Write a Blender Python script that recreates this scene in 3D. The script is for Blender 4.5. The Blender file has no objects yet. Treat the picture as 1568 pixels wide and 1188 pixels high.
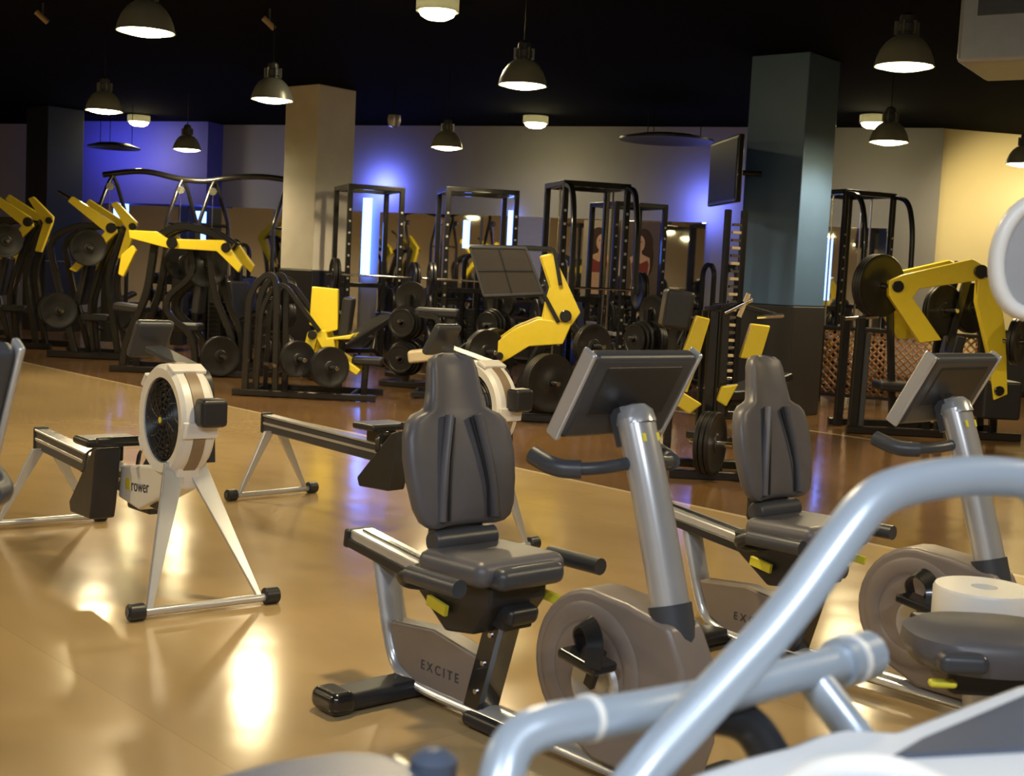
import bpy, bmesh, math, random
from mathutils import Vector, Matrix
random.seed(4)
sc=bpy.context.scene
col=sc.collection
try:
    sc.view_settings.view_transform='Standard'
except Exception: pass

# ------------------------------------------------------------ materials
def mat(name, base, rough=.5, metal=0., var=.12, nscale=14., emit=None, es=0., coat=0., bump=0., spec=.5):
    m=bpy.data.materials.new(name); m.use_nodes=True
    nt=m.node_tree; b=nt.nodes['Principled BSDF']
    tc=nt.nodes.new('ShaderNodeTexCoord'); nz=nt.nodes.new('ShaderNodeTexNoise')
    nz.inputs['Scale'].default_value=nscale; nz.inputs['Detail'].default_value=3
    nt.links.new(tc.outputs['Object'],nz.inputs['Vector'])
    mx=nt.nodes.new('ShaderNodeMix'); mx.data_type='RGBA'
    mx.inputs[6].default_value=(base[0]*(1-var),base[1]*(1-var),base[2]*(1-var),1)
    mx.inputs[7].default_value=(min(1,base[0]*(1+var)),min(1,base[1]*(1+var)),min(1,base[2]*(1+var)),1)
    nt.links.new(nz.outputs['Fac'],mx.inputs[0]); nt.links.new(mx.outputs[2],b.inputs['Base Color'])
    b.inputs['Roughness'].default_value=rough; b.inputs['Metallic'].default_value=metal
    b.inputs['Coat Weight'].default_value=coat; b.inputs['Specular IOR Level'].default_value=spec
    if emit:
        b.inputs['Emission Color'].default_value=(*emit,1); b.inputs['Emission Strength'].default_value=es
    if bump:
        bp=nt.nodes.new('ShaderNodeBump'); bp.inputs['Strength'].default_value=bump
        n2=nt.nodes.new('ShaderNodeTexNoise'); n2.inputs['Scale'].default_value=nscale*12
        nt.links.new(tc.outputs['Object'],n2.inputs['Vector'])
        nt.links.new(n2.outputs['Fac'],bp.inputs['Height']); nt.links.new(bp.outputs['Normal'],b.inputs['Normal'])
    return m
YEL=mat('yellow_paint',(.86,.68,.04),.28,coat=.5,var=.06)
BLK=mat('black_steel',(.012,.012,.013),.25,coat=.4)
BLP=mat('black_plastic',(.018,.019,.022),.38)
DGR=mat('dark_grey_plastic',(.05,.054,.064),.38)
GRY=mat('grey_upholstery',(.11,.104,.112),.42,bump=.05)
SIL=mat('silver_paint',(.60,.61,.63),.24,metal=.55,var=.05)
BSI=mat('blue_silver_tube',(.38,.44,.51),.32,metal=.3,var=.05)
TAU=mat('taupe_plastic',(.22,.18,.155),.36,var=.05)
WHT=mat('white_plastic',(.78,.76,.71),.35,var=.04)
CON=mat('console_white',(.60,.62,.64),.35,var=.04)
TAN=mat('tan_band',(.25,.18,.11),.4)
IRON=mat('cast_iron_plate',(.014,.014,.016),.38,var=.3)
PAD=mat('black_vinyl',(.022,.022,.025),.34)
BEI=mat('beige_vinyl',(.7,.58,.38),.5)
YLAB=mat('yellow_label',(.75,.68,.05),.4)
NAVY=mat('navy_panel',(.06,.075,.11),.4)
CHR=mat('chrome',(.7,.7,.7),.15,metal=1)
MIR=mat('mirror_glass',(.9,.9,.9),.03,metal=1,var=.0)
BGLOW=mat('blue_neon',(.1,.2,1),.5,emit=(.12,.25,1.0),es=8)
LAMPG=mat('lamp_bulb_glow',(1,.9,.6),.5,emit=(1,.86,.42),es=50)
SCR=mat('screen_black',(.006,.006,.007),.4,spec=.25)
CEIL=mat('ceiling_black',(.002,.002,.0025),.95,nscale=2,spec=.05)
BELL=mat('lamp_bell',(.22,.22,.20),.30,metal=.4)
nt=BELL.node_tree; pr=nt.nodes['Principled BSDF']; out=[n for n in nt.nodes if n.type=='OUTPUT_MATERIAL'][0]
tr=nt.nodes.new('ShaderNodeBsdfTranslucent'); tr.inputs[0].default_value=(.55,.54,.48,1); ms=nt.nodes.new('ShaderNodeMixShader'); ms.inputs[0].default_value=.03
nt.links.new(pr.outputs[0],ms.inputs[1]); nt.links.new(tr.outputs[0],ms.inputs[2]); nt.links.new(ms.outputs[0],out.inputs[0])

# ------------------------------------------------------------ helpers
def empty(name,loc=(0,0,0),yaw=0,scale=1):
    e=bpy.data.objects.new(name,None); col.objects.link(e)
    e.empty_display_size=.1
    e.location=loc; e.rotation_euler=(0,0,yaw); e.scale=(scale,)*3
    return e
def mk(name,verts,faces,m,parent=None,bevel=0,seg=2,angle=35):
    me=bpy.data.meshes.new(name); me.from_pydata([tuple(v) for v in verts],[],faces); me.update()
    bm=bmesh.new(); bm.from_mesh(me); bmesh.ops.recalc_face_normals(bm,faces=bm.faces); bm.to_mesh(me); bm.free()
    for p in me.polygons: p.use_smooth=True
    try: me.set_sharp_from_angle(angle=math.radians(angle))
    except Exception: pass
    me.materials.append(m)
    o=bpy.data.objects.new(name,me); col.objects.link(o)
    if parent: o.parent=parent
    if bevel:
        md=o.modifiers.new('bev','BEVEL'); md.width=bevel; md.segments=seg; md.limit_method='ANGLE'
        md.angle_limit=math.radians(30); md.harden_normals=True
    return o
def rbox(P,name,c,s,m,rot=(0,0,0),bevel=.01,seg=2):
    from mathutils import Euler
    R=Euler(rot).to_matrix(); v=[]
    for x in(-.5,.5):
        for y in(-.5,.5):
            for z in(-.5,.5):
                v.append(R@Vector((x*s[0],y*s[1],z*s[2]))+Vector(c))
    f=[(0,1,3,2),(4,6,7,5),(0,4,5,1),(2,3,7,6),(0,2,6,4),(1,5,7,3)]
    return mk(name,v,f,m,P,bevel=min(bevel,min(s)*.49),seg=seg)
def fillet(pts,r,n=6):
    pts=[Vector(p) for p in pts]
    if r<=0 or len(pts)<3: return pts
    out=[pts[0]]
    for i in range(1,len(pts)-1):
        a,b,c=pts[i-1],pts[i],pts[i+1]
        d1=min(r,(a-b).length*.49); d2=min(r,(c-b).length*.49)
        p=b+(a-b).normalized()*d1; q=b+(c-b).normalized()*d2
        for k in range(n+1):
            t=k/n; out.append((1-t)**2*p+2*t*(1-t)*b+t*t*q)
    out.append(pts[-1]); return out
def sweep(P,name,pts,r,m,fil=.05,prof='c',seg=12,taper=None,ref=None):
    path=fillet(pts,fil)
    n=len(path)
    T=[]
    for i in range(n):
        a=path[max(0,i-1)]; b=path[min(n-1,i+1)]
        t=(b-a); T.append(t.normalized() if t.length>1e-9 else Vector((0,0,1)))
    ref=Vector(ref) if ref else Vector((0,1,0))
    if abs(T[0].dot(ref))>.9: ref=Vector((0,0,1))
    if prof=='c': ra=rb=r
    else: ra,rb=r
    if prof=='r':
        c=.25*min(ra,rb)
        base=[(ra,rb-c),(ra-c,rb),(-ra+c,rb),(-ra,rb-c),(-ra,-rb+c),(-ra+c,-rb),(ra-c,-rb),(ra,-rb+c)]
    else:
        base=[(ra*math.cos(2*math.pi*k/seg),rb*math.sin(2*math.pi*k/seg)) for k in range(seg)]
    N=ref-T[0]*ref.dot(T[0]); N.normalize()
    V=[];F=[];ns=len(base)
    for i,p in enumerate(path):
        N=N-T[i]*N.dot(T[i]); N.normalize(); B=T[i].cross(N)
        k=1
        if taper: k=taper[0]+(taper[1]-taper[0])*i/(n-1)
        for a,b in base: V.append(p+N*a*k+B*b*k)
    for i in range(n-1):
        for j in range(ns):
            F.append((i*ns+j,i*ns+(j+1)%ns,(i+1)*ns+(j+1)%ns,(i+1)*ns+j))
    F.append(tuple(range(ns))[::-1]); F.append(tuple((n-1)*ns+j for j in range(ns)))
    return mk(name,V,F,m,P)
def lathe(P,name,prof,o,axis,m,seg=32,closed=False):
    ax=Vector(axis).normalized(); up=Vector((0,0,1)) if abs(ax.z)<.9 else Vector((1,0,0))
    A=(up-ax*up.dot(ax)).normalized(); B=ax.cross(A); o=Vector(o)
    V=[];F=[];n=len(prof)
    for k in range(seg):
        t=2*math.pi*k/seg
        for r,h in prof: V.append(o+ax*h+(A*math.cos(t)+B*math.sin(t))*max(r,1e-4))
    for k in range(seg):
        k2=(k+1)%seg
        for i in range(n-1 if not closed else n):
            j=(i+1)%n
            F.append((k*n+i,k*n+j,k2*n+j,k2*n+i))
    return mk(name,V,F,m,P)
def cyl(P,name,a,b,r,m,seg=20):
    a=Vector(a);b=Vector(b);L=(b-a).length;c=min(r,L)*.12
    return lathe(P,name,[(0,0),(r-c,0),(r,c),(r,L-c),(r-c,L),(0,L)],a,b-a,m,seg)
def prism(P,name,poly,y0,y1,m,bevel=.006,plane='xz'):
    n=len(poly);V=[]
    for y in(y0,y1):
        for a,b in poly: V.append((a,y,b) if plane=='xz' else (a,b,y) if plane=='xy' else (y,a,b))
    F=[tuple(range(n)),tuple(range(2*n-1,n-1,-1))]+[(i,(i+1)%n,n+(i+1)%n,n+i) for i in range(n)]
    return mk(name,V,F,m,P,bevel=bevel)
def wplate(P,name,c,r,axis=(0,1,0),t=.035,m=None):
    m=m or IRON
    return lathe(P,name,[(.03,-t/2),(r*.28,-t/2),(r*.32,-t*.28),(r*.8,-t*.28),(r*.86,-t/2),(r*.98,-t/2),(r,-t*.35),(r,t*.35),(r*.98,t/2),(r*.86,t/2),(r*.8,t*.28),(r*.32,t*.28),(r*.28,t/2),(.03,t/2)],c,axis,m,32,closed=True)
def loft(P,name,secs,m,seg=28,power=2.6):
    V=[];F=[]
    for c,hw,ht,bow in secs:
        for k in range(seg):
            t=2*math.pi*k/seg; ct,st=math.cos(t),math.sin(t)
            y=hw*math.copysign(abs(ct)**(2/power),ct); x=ht*math.copysign(abs(st)**(2/power),st)
            x+=bow*(y/max(hw,1e-6))**2
            V.append((c[0]+x,c[1]+y,c[2]))
    n=len(secs)
    for i in range(n-1):
        for k in range(seg): F.append((i*seg+k,i*seg+(k+1)%seg,(i+1)*seg+(k+1)%seg,(i+1)*seg+k))
    F.append(tuple(range(seg))[::-1]); F.append(tuple((n-1)*seg+k for k in range(seg)))
    o=mk(name,V,F,m,P,angle=50); return o

# ------------------------------------------------------------ camera
cam=bpy.data.cameras.new('camera'); co=bpy.data.objects.new('camera',cam); col.objects.link(co)
cam.sensor_width=36; cam.lens=45.9
pitch=math.atan(174/2000); roll=.05
co.matrix_world=Matrix.Translation((0,0,1.47))@Matrix.Rotation(math.pi/2-pitch,4,'X')@Matrix.Rotation(roll,4,'Z')
cam.dof.use_dof=True; cam.dof.focus_distance=6.5; cam.dof.aperture_fstop=6.0
cam.clip_end=200
sc.camera=co

# ------------------------------------------------------------ room shell
CH=4.1
def floor_mat():
    m=bpy.data.materials.new('gym_floor'); m.use_nodes=True; nt=m.node_tree; b=nt.nodes['Principled BSDF']
    N=nt.nodes.new; L=nt.links.new
    g=N('ShaderNodeNewGeometry')
    mp=N('ShaderNodeMapping'); mp.inputs['Rotation'].default_value=(0,0,math.radians(48)); L(g.outputs['Position'],mp.inputs['Vector'])
    nz=N('ShaderNodeTexNoise'); nz.inputs['Scale'].default_value=.9; nz.inputs['Detail'].default_value=4
    mp2=N('ShaderNodeMapping'); mp2.inputs['Scale'].default_value=(1,2.2,1); L(mp.outputs[0],mp2.inputs[0]); L(mp2.outputs[0],nz.inputs['Vector'])
    mx=N('ShaderNodeMix'); mx.data_type='RGBA'; mx.inputs[6].default_value=(.36,.245,.115,1); mx.inputs[7].default_value=(.54,.39,.195,1)
    L(nz.outputs['Fac'],mx.inputs[0])
    br=N('ShaderNodeTexBrick'); br.inputs['Scale'].default_value=1; br.inputs['Mortar Size'].default_value=.004; br.offset=0
    br.inputs['Brick Width'].default_value=3.1; br.inputs['Row Height'].default_value=1.9
    br.inputs['Color1'].default_value=(1,1,1,1); br.inputs['Color2'].default_value=(.94,.94,.94,1); br.inputs['Mortar'].default_value=(.88,.87,.85,1)
    L(mp.outputs[0],br.inputs['Vector'])
    mm=N('ShaderNodeMix'); mm.data_type='RGBA'; mm.blend_type='MULTIPLY'; mm.inputs[0].default_value=1; L(mx.outputs[2],mm.inputs[6]); L(br.outputs['Color'],mm.inputs[7])
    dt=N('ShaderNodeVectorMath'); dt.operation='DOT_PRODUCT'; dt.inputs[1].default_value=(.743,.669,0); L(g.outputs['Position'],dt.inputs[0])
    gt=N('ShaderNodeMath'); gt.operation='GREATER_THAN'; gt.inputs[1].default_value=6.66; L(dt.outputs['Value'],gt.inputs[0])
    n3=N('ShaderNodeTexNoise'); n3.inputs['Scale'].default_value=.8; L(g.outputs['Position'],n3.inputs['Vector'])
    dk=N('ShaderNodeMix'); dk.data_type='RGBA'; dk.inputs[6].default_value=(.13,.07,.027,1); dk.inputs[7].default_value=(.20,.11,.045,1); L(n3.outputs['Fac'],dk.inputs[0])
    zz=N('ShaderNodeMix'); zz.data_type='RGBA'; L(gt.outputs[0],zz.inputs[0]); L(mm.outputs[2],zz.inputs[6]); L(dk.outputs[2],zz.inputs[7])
    last=zz
    for c in(6.66,11.4):
        s=N('ShaderNodeMath'); s.operation='SUBTRACT'; s.inputs[1].default_value=c; L(dt.outputs['Value'],s.inputs[0])
        a=N('ShaderNodeMath'); a.operation='ABSOLUTE'; L(s.outputs[0],a.inputs[0])
        l=N('ShaderNodeMath'); l.operation='LESS_THAN'; l.inputs[1].default_value=.025; L(a.outputs[0],l.inputs[0])
        q=N('ShaderNodeMix'); q.data_type='RGBA'; q.inputs[7].default_value=(.6,.5,.33,1); L(l.outputs[0],q.inputs[0]); L(last.outputs[2],q.inputs[6]); last=q
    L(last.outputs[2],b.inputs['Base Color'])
    mr=N('ShaderNodeMath'); mr.operation='MULTIPLY_ADD'; mr.inputs[1].default_value=.10; mr.inputs[2].default_value=.10
    L(n3.outputs['Fac'],mr.inputs[0]); L(mr.outputs[0],b.inputs['Roughness'])
    b.inputs['Specular IOR Level'].default_value=.7
    bp=N('ShaderNodeBump'); bp.inputs['Strength'].default_value=.25; bp.inputs['Distance'].default_value=.02
    n4=N('ShaderNodeTexNoise'); n4.inputs['Scale'].default_value=1.6; n4.inputs['Detail'].default_value=2; L(g.outputs['Position'],n4.inputs['Vector'])
    L(n4.outputs['Fac'],bp.inputs['Height']); L(bp.outputs[0],b.inputs['Normal'])
    return m
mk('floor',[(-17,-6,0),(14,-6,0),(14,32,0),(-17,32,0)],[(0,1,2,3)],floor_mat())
mk('ceiling',[(-17,-6,CH),(14,-6,CH),(14,32,CH),(-17,32,CH)],[(0,1,2,3)],CEIL)
WALL=mat('wall_paint',(.36,.35,.36),.75,nscale=1.5,var=.06)
WALO=mat('wall_paint_tan',(.72,.60,.42),.75,nscale=1.5,var=.06)
WALY=mat('wall_paint_cream',(.74,.63,.36),.7,nscale=1.5,var=.05)
WBLU=mat('wall_paint_blue',(.09,.09,.40),.7,nscale=1.5,var=.05)  # blue light on this wall section is put into its base colour
def wy(x): return 23.52-.402*x
def wallseg(name,x0,y0,x1,y1,m,z0=0,z1=CH,t=.2):
    d=Vector((x1-x0,y1-y0,0)).normalized(); n=Vector((-d.y,d.x,0))*t
    V=[]
    for z in(z0,z1):
        V+=[(x0,y0,z),(x1,y1,z),(x1+n.x,y1+n.y,z),(x0+n.x,y0+n.y,z)]
    return mk(name,V,[(0,1,2,3),(4,5,6,7),(0,1,5,4),(1,2,6,5),(2,3,7,6),(3,0,4,7)],m)
wallseg('wall_back',-16,wy(-16),6.6,wy(6.6),WALL)
wallseg('wall_back_right',6.62,wy(6.6)+.05,13.8,22.6,WALY)
wallseg('wall_left',-16.5,-6,-16,wy(-16),WALO)
wallseg('wall_right',13.8,22.6,13.8,-6,WALO)
wallseg('wall_front',13.8,-5.8,-16.5,-5.8,WALO)
WD=Vector((1,-.402,0)).normalized(); WN=Vector((WD.y,-WD.x,0))
def onwall(name,xa,xb,z0,z1,m,off=.04,t=.03):
    a=Vector((xa,wy(xa),0))+WN*off; b=Vector((xb,wy(xb),0))+WN*off
    return wallseg(name,a.x,a.y,b.x,b.y,m,z0,z1,t)
onwall('wall_panel_blue',-9.2,-5.9,2.5,CH,WBLU,.5,.5)
for xa,xb in((-8.4,-6.6),(-6.55,-4.75),(-4.7,-2.95),(-2.6,-.7),(-.65,1.2),(1.25,3.15),(4.8,5.9)):
    onwall('wall_mirror',xa,xb,.25,2.5,MIR,.05,.03)
onwall('trim_1',-16,6.5,.0,.16,DGR,.04,.04)
for x,z0,z1,w in((-2.82,1.3,2.75,.15),(-.12,1.8,2.6,.10),(5.05,1.3,2.3,.12),(-8.1,2.2,2.6,.22),(-6.3,1.6,2.4,.12),(-.95,1.9,2.4,.05)):
    onwall('neon_wall_light',x-w/2,x+w/2,z0,z1,BGLOW,.14,.06)

def pillar(x,y,side,yaw,mt,mb,zs):
    e=empty('pillar',(x,y,0),yaw)
    rbox(e,'shaft',(0,0,(CH+zs)/2),(side,side,CH-zs),mt,bevel=.015)
    rbox(e,'plinth',(0,0,zs/2),(side+.03,side+.03,zs),mb,bevel=.015)
PB=mat('pillar_blue_paint',(.085,.165,.33),.38,nscale=3)
PW=mat('pillar_cream_paint',(.86,.82,.74),.35,nscale=3)
PD=mat('pillar_navy_paint',(.012,.018,.05),.5,nscale=3)
PK=mat('pillar_base_dark',(.02,.02,.025),.4,nscale=3)
pillar(3.08,15.3,.74,math.radians(-40),PB,PK,1.27)
pillar(-3.08,19.9,.74,math.radians(-40),PW,PK,1.38)
pillar(-8.7,24.5,.74,math.radians(-40),PD,PK,1.3)

# ------------------------------------------------------------ lamps
mat_bulb=mat('bulb_inner',(1,.9,.6),.5,emit=(1,.8,.4),es=14)
LC=(1,.77,.46)
def bell_lamp(x,y,z=3.1,power=215,lit=True):
    e=empty('pendant_lamp',(x,y,z))
    lathe(e,'bell',[(.215,0),(.21,.015),(.20,.06),(.175,.12),(.14,.17),(.10,.205),(.06,.22),(.055,.215),(.095,.198),(.135,.163),(.168,.115),(.193,.055),(.205,.0)],(0,0,0),(0,0,1),BELL,36)
    lathe(e,'gear_box',[(0,.2),(.06,.205),(.06,.24),(.072,.245),(.072,.30),(.06,.305),(.055,.36),(.03,.38),(0,.38)],(0,0,0),(0,0,1),DGR,20)
    for a in range(6):
        t=a*math.pi/3
        rbox(e,'fin_%d'%(a+1),(.075*math.cos(t),.075*math.sin(t),.27),(.03,.008,.1),BELL,rot=(0,0,t),bevel=.002)
    cyl(e,'cable',(0,0,.37),(0,0,CH-z),.006,BLK,8)
    if lit:
        lathe(e,'diffuser',[(0,-.03),(.08,-.026),(.15,-.012),(.196,.012)],(0,0,0),(0,0,1),LAMPG,32)
        lathe(e,'bulb',[(0,.03),(.03,.035),(.045,.08),(.03,.13),(.0,.15)],(0,0,0),(0,0,1),mat_bulb,16)
        l=bpy.data.lights.new('lamp_light','SPOT'); l.energy=power; l.color=LC; l.spot_size=math.radians(168); l.spot_blend=.45; l.shadow_soft_size=.13
        lo=bpy.data.objects.new('lamp_light',l); col.objects.link(lo); lo.parent=e; lo.location=(0,0,-.05)
for x,y in((-.04,11.5),(2.71,9.6),(-2.81,9.74),(-2.57,13.4),(-4.84,15.2),(-5.1,20),(-1.03,17.6),(3.96,14.4),(6.05,16),
           (-.3,5.2),(-4.6,5.2),(3.8,4.2),(-7.5,11),(6.8,9),(-10,6),(-12,13),(-7,-1),(-11.5,19),(-13,1)):  # this row: out-of-view lamps added to brighten the foreground and mirrored walls
    bell_lamp(x,y)
def ceil_light(x,y,p=60,s=.42,c=(1,.86,.64)):
    e=empty('ceiling_downlight',(x,y,CH))
    lathe(e,'housing',[(0,0),(s/2,0),(s/2,-.12),(s/2-.02,-.12)],(0,0,0),(0,0,1),BELL,28)
    lathe(e,'glass',[(0,-.20),(s/4,-.19),(s/2-.05,-.16),(s/2-.03,-.12)],(0,0,0),(0,0,1),LAMPG,28)
    l=bpy.data.lights.new('lamp_light','SPOT'); l.energy=p; l.color=c; l.spot_size=math.radians(165); l.spot_blend=.7; l.shadow_soft_size=.2
    lo=bpy.data.objects.new('lamp_light',l); col.objects.link(lo); lo.parent=e; lo.location=(0,0,-.24)
ceil_light(-.91,13,170); ceil_light(.17,22.0); ceil_light(5.2,19.8); ceil_light(-7.3,25); ceil_light(8.6,20.3,120)
e=empty('ceiling_speaker',(-1.9,19.2,0)); lathe(e,'globe',[(0,3.5),(.08,3.52),(.1,3.6),(.09,3.68),(.0,3.7)],(0,0,0),(0,0,1),SIL,20); cyl(e,'stem',(0,0,3.68),(0,0,CH),.01,BLK,8)
for sx,sy in((-2.72,13.9),(-5.2,14.2)):
    e=empty('ceiling_camera',(sx,sy,CH)); cyl(e,'stem',(0,0,-.12),(0,0,0),.012,DGR,8); cyl(e,'body',(-.06,-.04,-.1),(.05,.02,-.2),.03,TAN,14)
def hdisc(x,y,z,r):
    e=empty('acoustic_ceiling_disc',(x,y,z)); lathe(e,'disc',[(0,.09),(r*.6,.06),(r,0),(r,-.03),(r*.6,.03),(0,.06)],(0,0,0),(0,0,1),DGR,36)
    for a in range(3):
        t=a*2.1; cyl(e,'wire_%d'%a,(r*.7*math.cos(t),r*.7*math.sin(t),.02),(r*.7*math.cos(t),r*.7*math.sin(t),CH-z),.006,BLK,6)
hdisc(2.15,20,3.62,.72); hdisc(-7.2,23.2,3.35,.45)
def cool_fill(x,y,p,sx=1.2,sy=.6,c=(.84,.91,1)):  # cool fill added behind the camera, its ceiling housing made up
    e=empty('ceiling_panel_light',(x,y,CH-.06))
    rbox(e,'housing',(0,0,0),(sx+.08,sy+.08,.08),WHT,bevel=.01)
    l=bpy.data.lights.new('panel_light','AREA'); l.shape='RECTANGLE'; l.size=sx; l.size_y=sy; l.energy=p; l.color=c
    lo=bpy.data.objects.new('panel_light',l); col.objects.link(lo); lo.parent=e; lo.location=(0,0,-.06)
cool_fill(-1.4,-1.2,190); cool_fill(1.6,-1.2,190)
def wall_wash(x,z,off,p,c,sx=.3,sz=.3,down=0):
    l=bpy.data.lights.new('wall_washer_light','AREA'); l.shape='RECTANGLE'; l.size=sx; l.size_y=sz; l.energy=p; l.color=c
    lo=bpy.data.objects.new('wall_washer_light',l); col.objects.link(lo)
    lo.location=Vector((x,wy(x),z))+WN*off
    d=-WN+Vector((0,0,-down))
    lo.rotation_euler=d.to_track_quat('-Z','Y').to_euler()
wall_wash(-2.55,2.95,.35,18,(.15,.19,1),.3,.3)
wall_wash(-7.6,3.5,1.5,18,(.26,.28,1),1.6,.2)
wall_wash(3.15,2.75,.4,13,(.16,.20,1),.3,.5)
wall_wash(-4.4,3.2,1.6,4,(.7,.7,.95),1.2,.15,.5)  # pale fill added to lift the back wall, no such fixture there
l=bpy.data.lights.new('warm_wall_light','SPOT'); l.energy=250; l.color=(1,.80,.42); l.spot_size=1.5; l.spot_blend=.8; l.shadow_soft_size=.1
lo=bpy.data.objects.new('warm_wall_light',l); col.objects.link(lo); lo.location=(7.2,18.6,3.7); lo.rotation_euler=(Vector((8.0,21.2,2.4))-Vector((7.2,18.6,3.7))).to_track_quat('-Z','Y').to_euler()
w=bpy.data.worlds.new('world'); sc.world=w; w.use_nodes=True
w.node_tree.nodes['Background'].inputs[0].default_value=(.5,.55,.7,1); w.node_tree.nodes['Background'].inputs[1].default_value=.05

# ------------------------------------------------------------ recumbent bike
def recumbent(x,y,yaw):
    e=empty('recumbent_exercise_bike',(x,y,0),yaw)
    secs=[]
    for z,hw,ht in((.635,.13,.012),(.642,.165,.026),(.66,.19,.038),(.70,.208,.045),(.78,.222,.05),(.86,.228,.05),(.93,.222,.048),(.975,.205,.046),(.997,.18,.044),(1.008,.145,.042),(1.02,.122,.04),(1.08,.108,.038),(1.15,.098,.034),(1.178,.088,.028),(1.192,.065,.015),(1.196,.04,.006)):
        xx=-.325-.12*((z-.635)/.56)
        secs.append(((xx,0,z),hw,ht,.03))
    loft(e,'backrest',secs,GRY,power=3.4,seg=36)
    for s in(-1,1):
        n=2 if s>0 else 1
        sweep(e,'backrest_rib_%d'%n,[(-.285,s*.115,.66),(-.298,s*.105,.80),(-.334,s*.06,1.0)],(.014,.018),GRY,.1,'e',10)
        sweep(e,'backrest_groove_%d'%n,[(-.281,s*.085,.66),(-.293,s*.08,.80),(-.339,s*.035,.99)],.0045,BLP,.1,'c',8)
    rbox(e,'backrest_bracket',(-.35,0,.60),(.07,.2,.12),BLP,bevel=.02)
    cyl(e,'bracket_roller',(-.31,-.13,.59),(-.31,.13,.59),.038,DGR)
    rbox(e,'seat',(-.16,0,.537),(.33,.38,.085),GRY,rot=(0,-.03,0),bevel=.04,seg=5)
    rbox(e,'seat_nose',(.0,0,.53),(.10,.28,.07),DGR,bevel=.03,seg=4)
    prism(e,'carriage',[(-.42,.50),(-.02,.50),(-.02,.44),(-.10,.33),(-.24,.31),(-.40,.42)],-.12,.12,BLP,.012)
    sweep(e,'adjust_lever',[(-.31,-.135,.40),(-.21,-.14,.385)],(.008,.018),YLAB,0,'r')
    sweep(e,'adjust_lever_far',[(-.06,.14,.44),(.02,.15,.43)],(.008,.016),YLAB,0,'r')
    for s in(-1,1):
        n=2 if s>0 else 1
        sweep(e,'side_handle_%d'%n,[(-.25,s*.08,.47),(-.27,s*.22,.47),(-.27,s*.29,.50),(-.18,s*.30,.53),(-.0,s*.30,.53)],.022,BLP,.06)
        sweep(e,'side_grip_%d'%n,[(-.20,s*.30,.527),(.04,s*.30,.53)],.029,DGR,0)
    sweep(e,'rail',[(-.88,0,.50),(-.02,0,.395)],(.05,.020),SIL,0,'r')
    sweep(e,'rail_slot',[(-.86,0,.516),(-.4,0,.46)],(.012,.008),BLK,0,'r')
    sweep(e,'rail_core',[(-.89,0,.474),(-.02,0,.368)],(.06,.018),BLP,0,'r')
    rbox(e,'rail_end_cap',(-.895,0,.487),(.03,.125,.07),BLP,rot=(0,.12,0),bevel=.01)
    sweep(e,'rear_leg',[(-.74,0,.47),(-.66,0,.20),(-.60,0,.07),(-.45,0,.045),(.62,0,.045)],(.055,.026),SIL,.12,'e',16)
    prism(e,'rear_cover',[(-.645,.24),(-.4,.265),(-.16,.23),(-.13,.06),(-.48,.055),(-.58,.10)],-.042,.042,TAU,.012)
    rbox(e,'rear_foot',(-.53,-.02,.04),(.13,.66,.06),BLP,bevel=.022,seg=3)
    for s in(-1,1): rbox(e,'rear_foot_cap_%d'%(2 if s>0 else 1),(-.53,-.02+s*.32,.042),(.15,.1,.078),BLK,bevel=.03,seg=3)
    sweep(e,'strut',[(-.19,0,.02),(-.07,0,.43)],(.046,.045),BLK,0,'r')
    for z in(.12,.22,.32): cyl(e,'strut_bolt_%d'%int(z*100),(-.19+.12*(z/.41),-.046,z),(-.19+.12*(z/.41),-.052,z),.009,CHR,10)
    rbox(e,'strut_head',(-.07,0,.41),(.17,.13,.06),BLP,rot=(0,.2,0),bevel=.02)
    rbox(e,'strut_foot',(-.08,0,.03),(.22,.16,.05),BLP,bevel=.02)
    tx=bpy.data.curves.new('label','FONT'); tx.body='EXCITE'; tx.size=.045; tx.extrude=.0006; tx.space_character=1.5
    to=bpy.data.objects.new('label',tx); col.objects.link(to); to.parent=e; to.location=(-.45,-.0435,.12); to.rotation_euler=(math.pi/2,0,0); tx.materials.append(DGR)
    poly=[]
    for k in range(15):
        t=math.radians(80+k*12); poly.append((.37+.235*math.cos(t),.335+.235*math.sin(t)))
    poly+=[(.40,.07),(.70,.07),(.74,.2),(.72,.42),(.66,.53),(.5,.56)]
    prism(e,'front_housing',poly,-.075,.075,TAU,.02)
    for s in(-1,1):
        n=2 if s>0 else 1
        lathe(e,'crank_cover_%d'%n,[(.0,.0),(.05,.0),(.07,.012),(.085,.012),(.095,.0)],(.40,s*.076,.30),(0,s,0),SIL,28)
        lathe(e,'side_disc_%d'%n,[(.14,.0),(.15,.006),(.19,.006),(.2,.0)],(.37,s*.076,.335),(0,s,0),TAU,36)
        px,pz=(.45,.42) if s<0 else (.34,.20)
        sweep(e,'crank_arm_%d'%n,[(.40,s*.10,.30),(px,s*.11,pz)],(.01,.017),BLP,0,'r')
        rbox(e,'pedal_%d'%n,(px,s*.165,pz-.02),(.15,.10,.03),BLK,rot=(0,.15,0),bevel=.01)
        sweep(e,'pedal_strap_%d'%n,[(px-.07,s*.115,pz-.01),(px-.08,s*.13,pz+.05),(px-.01,s*.165,pz+.095),(px+.065,s*.2,pz+.06),(px+.07,s*.215,pz-.02)],(.024,.004),BLK,.05,'r')
    sweep(e,'post_collar',[(.65,0,.40),(.60,0,.57)],(.068,.058),DGR,0,'e',20)
    sweep(e,'console_post',[(.63,0,.48),(.51,0,.86),(.43,0,1.075)],(.062,.05),SIL,.25,'e',20,taper=(1.0,1.0))
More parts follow.
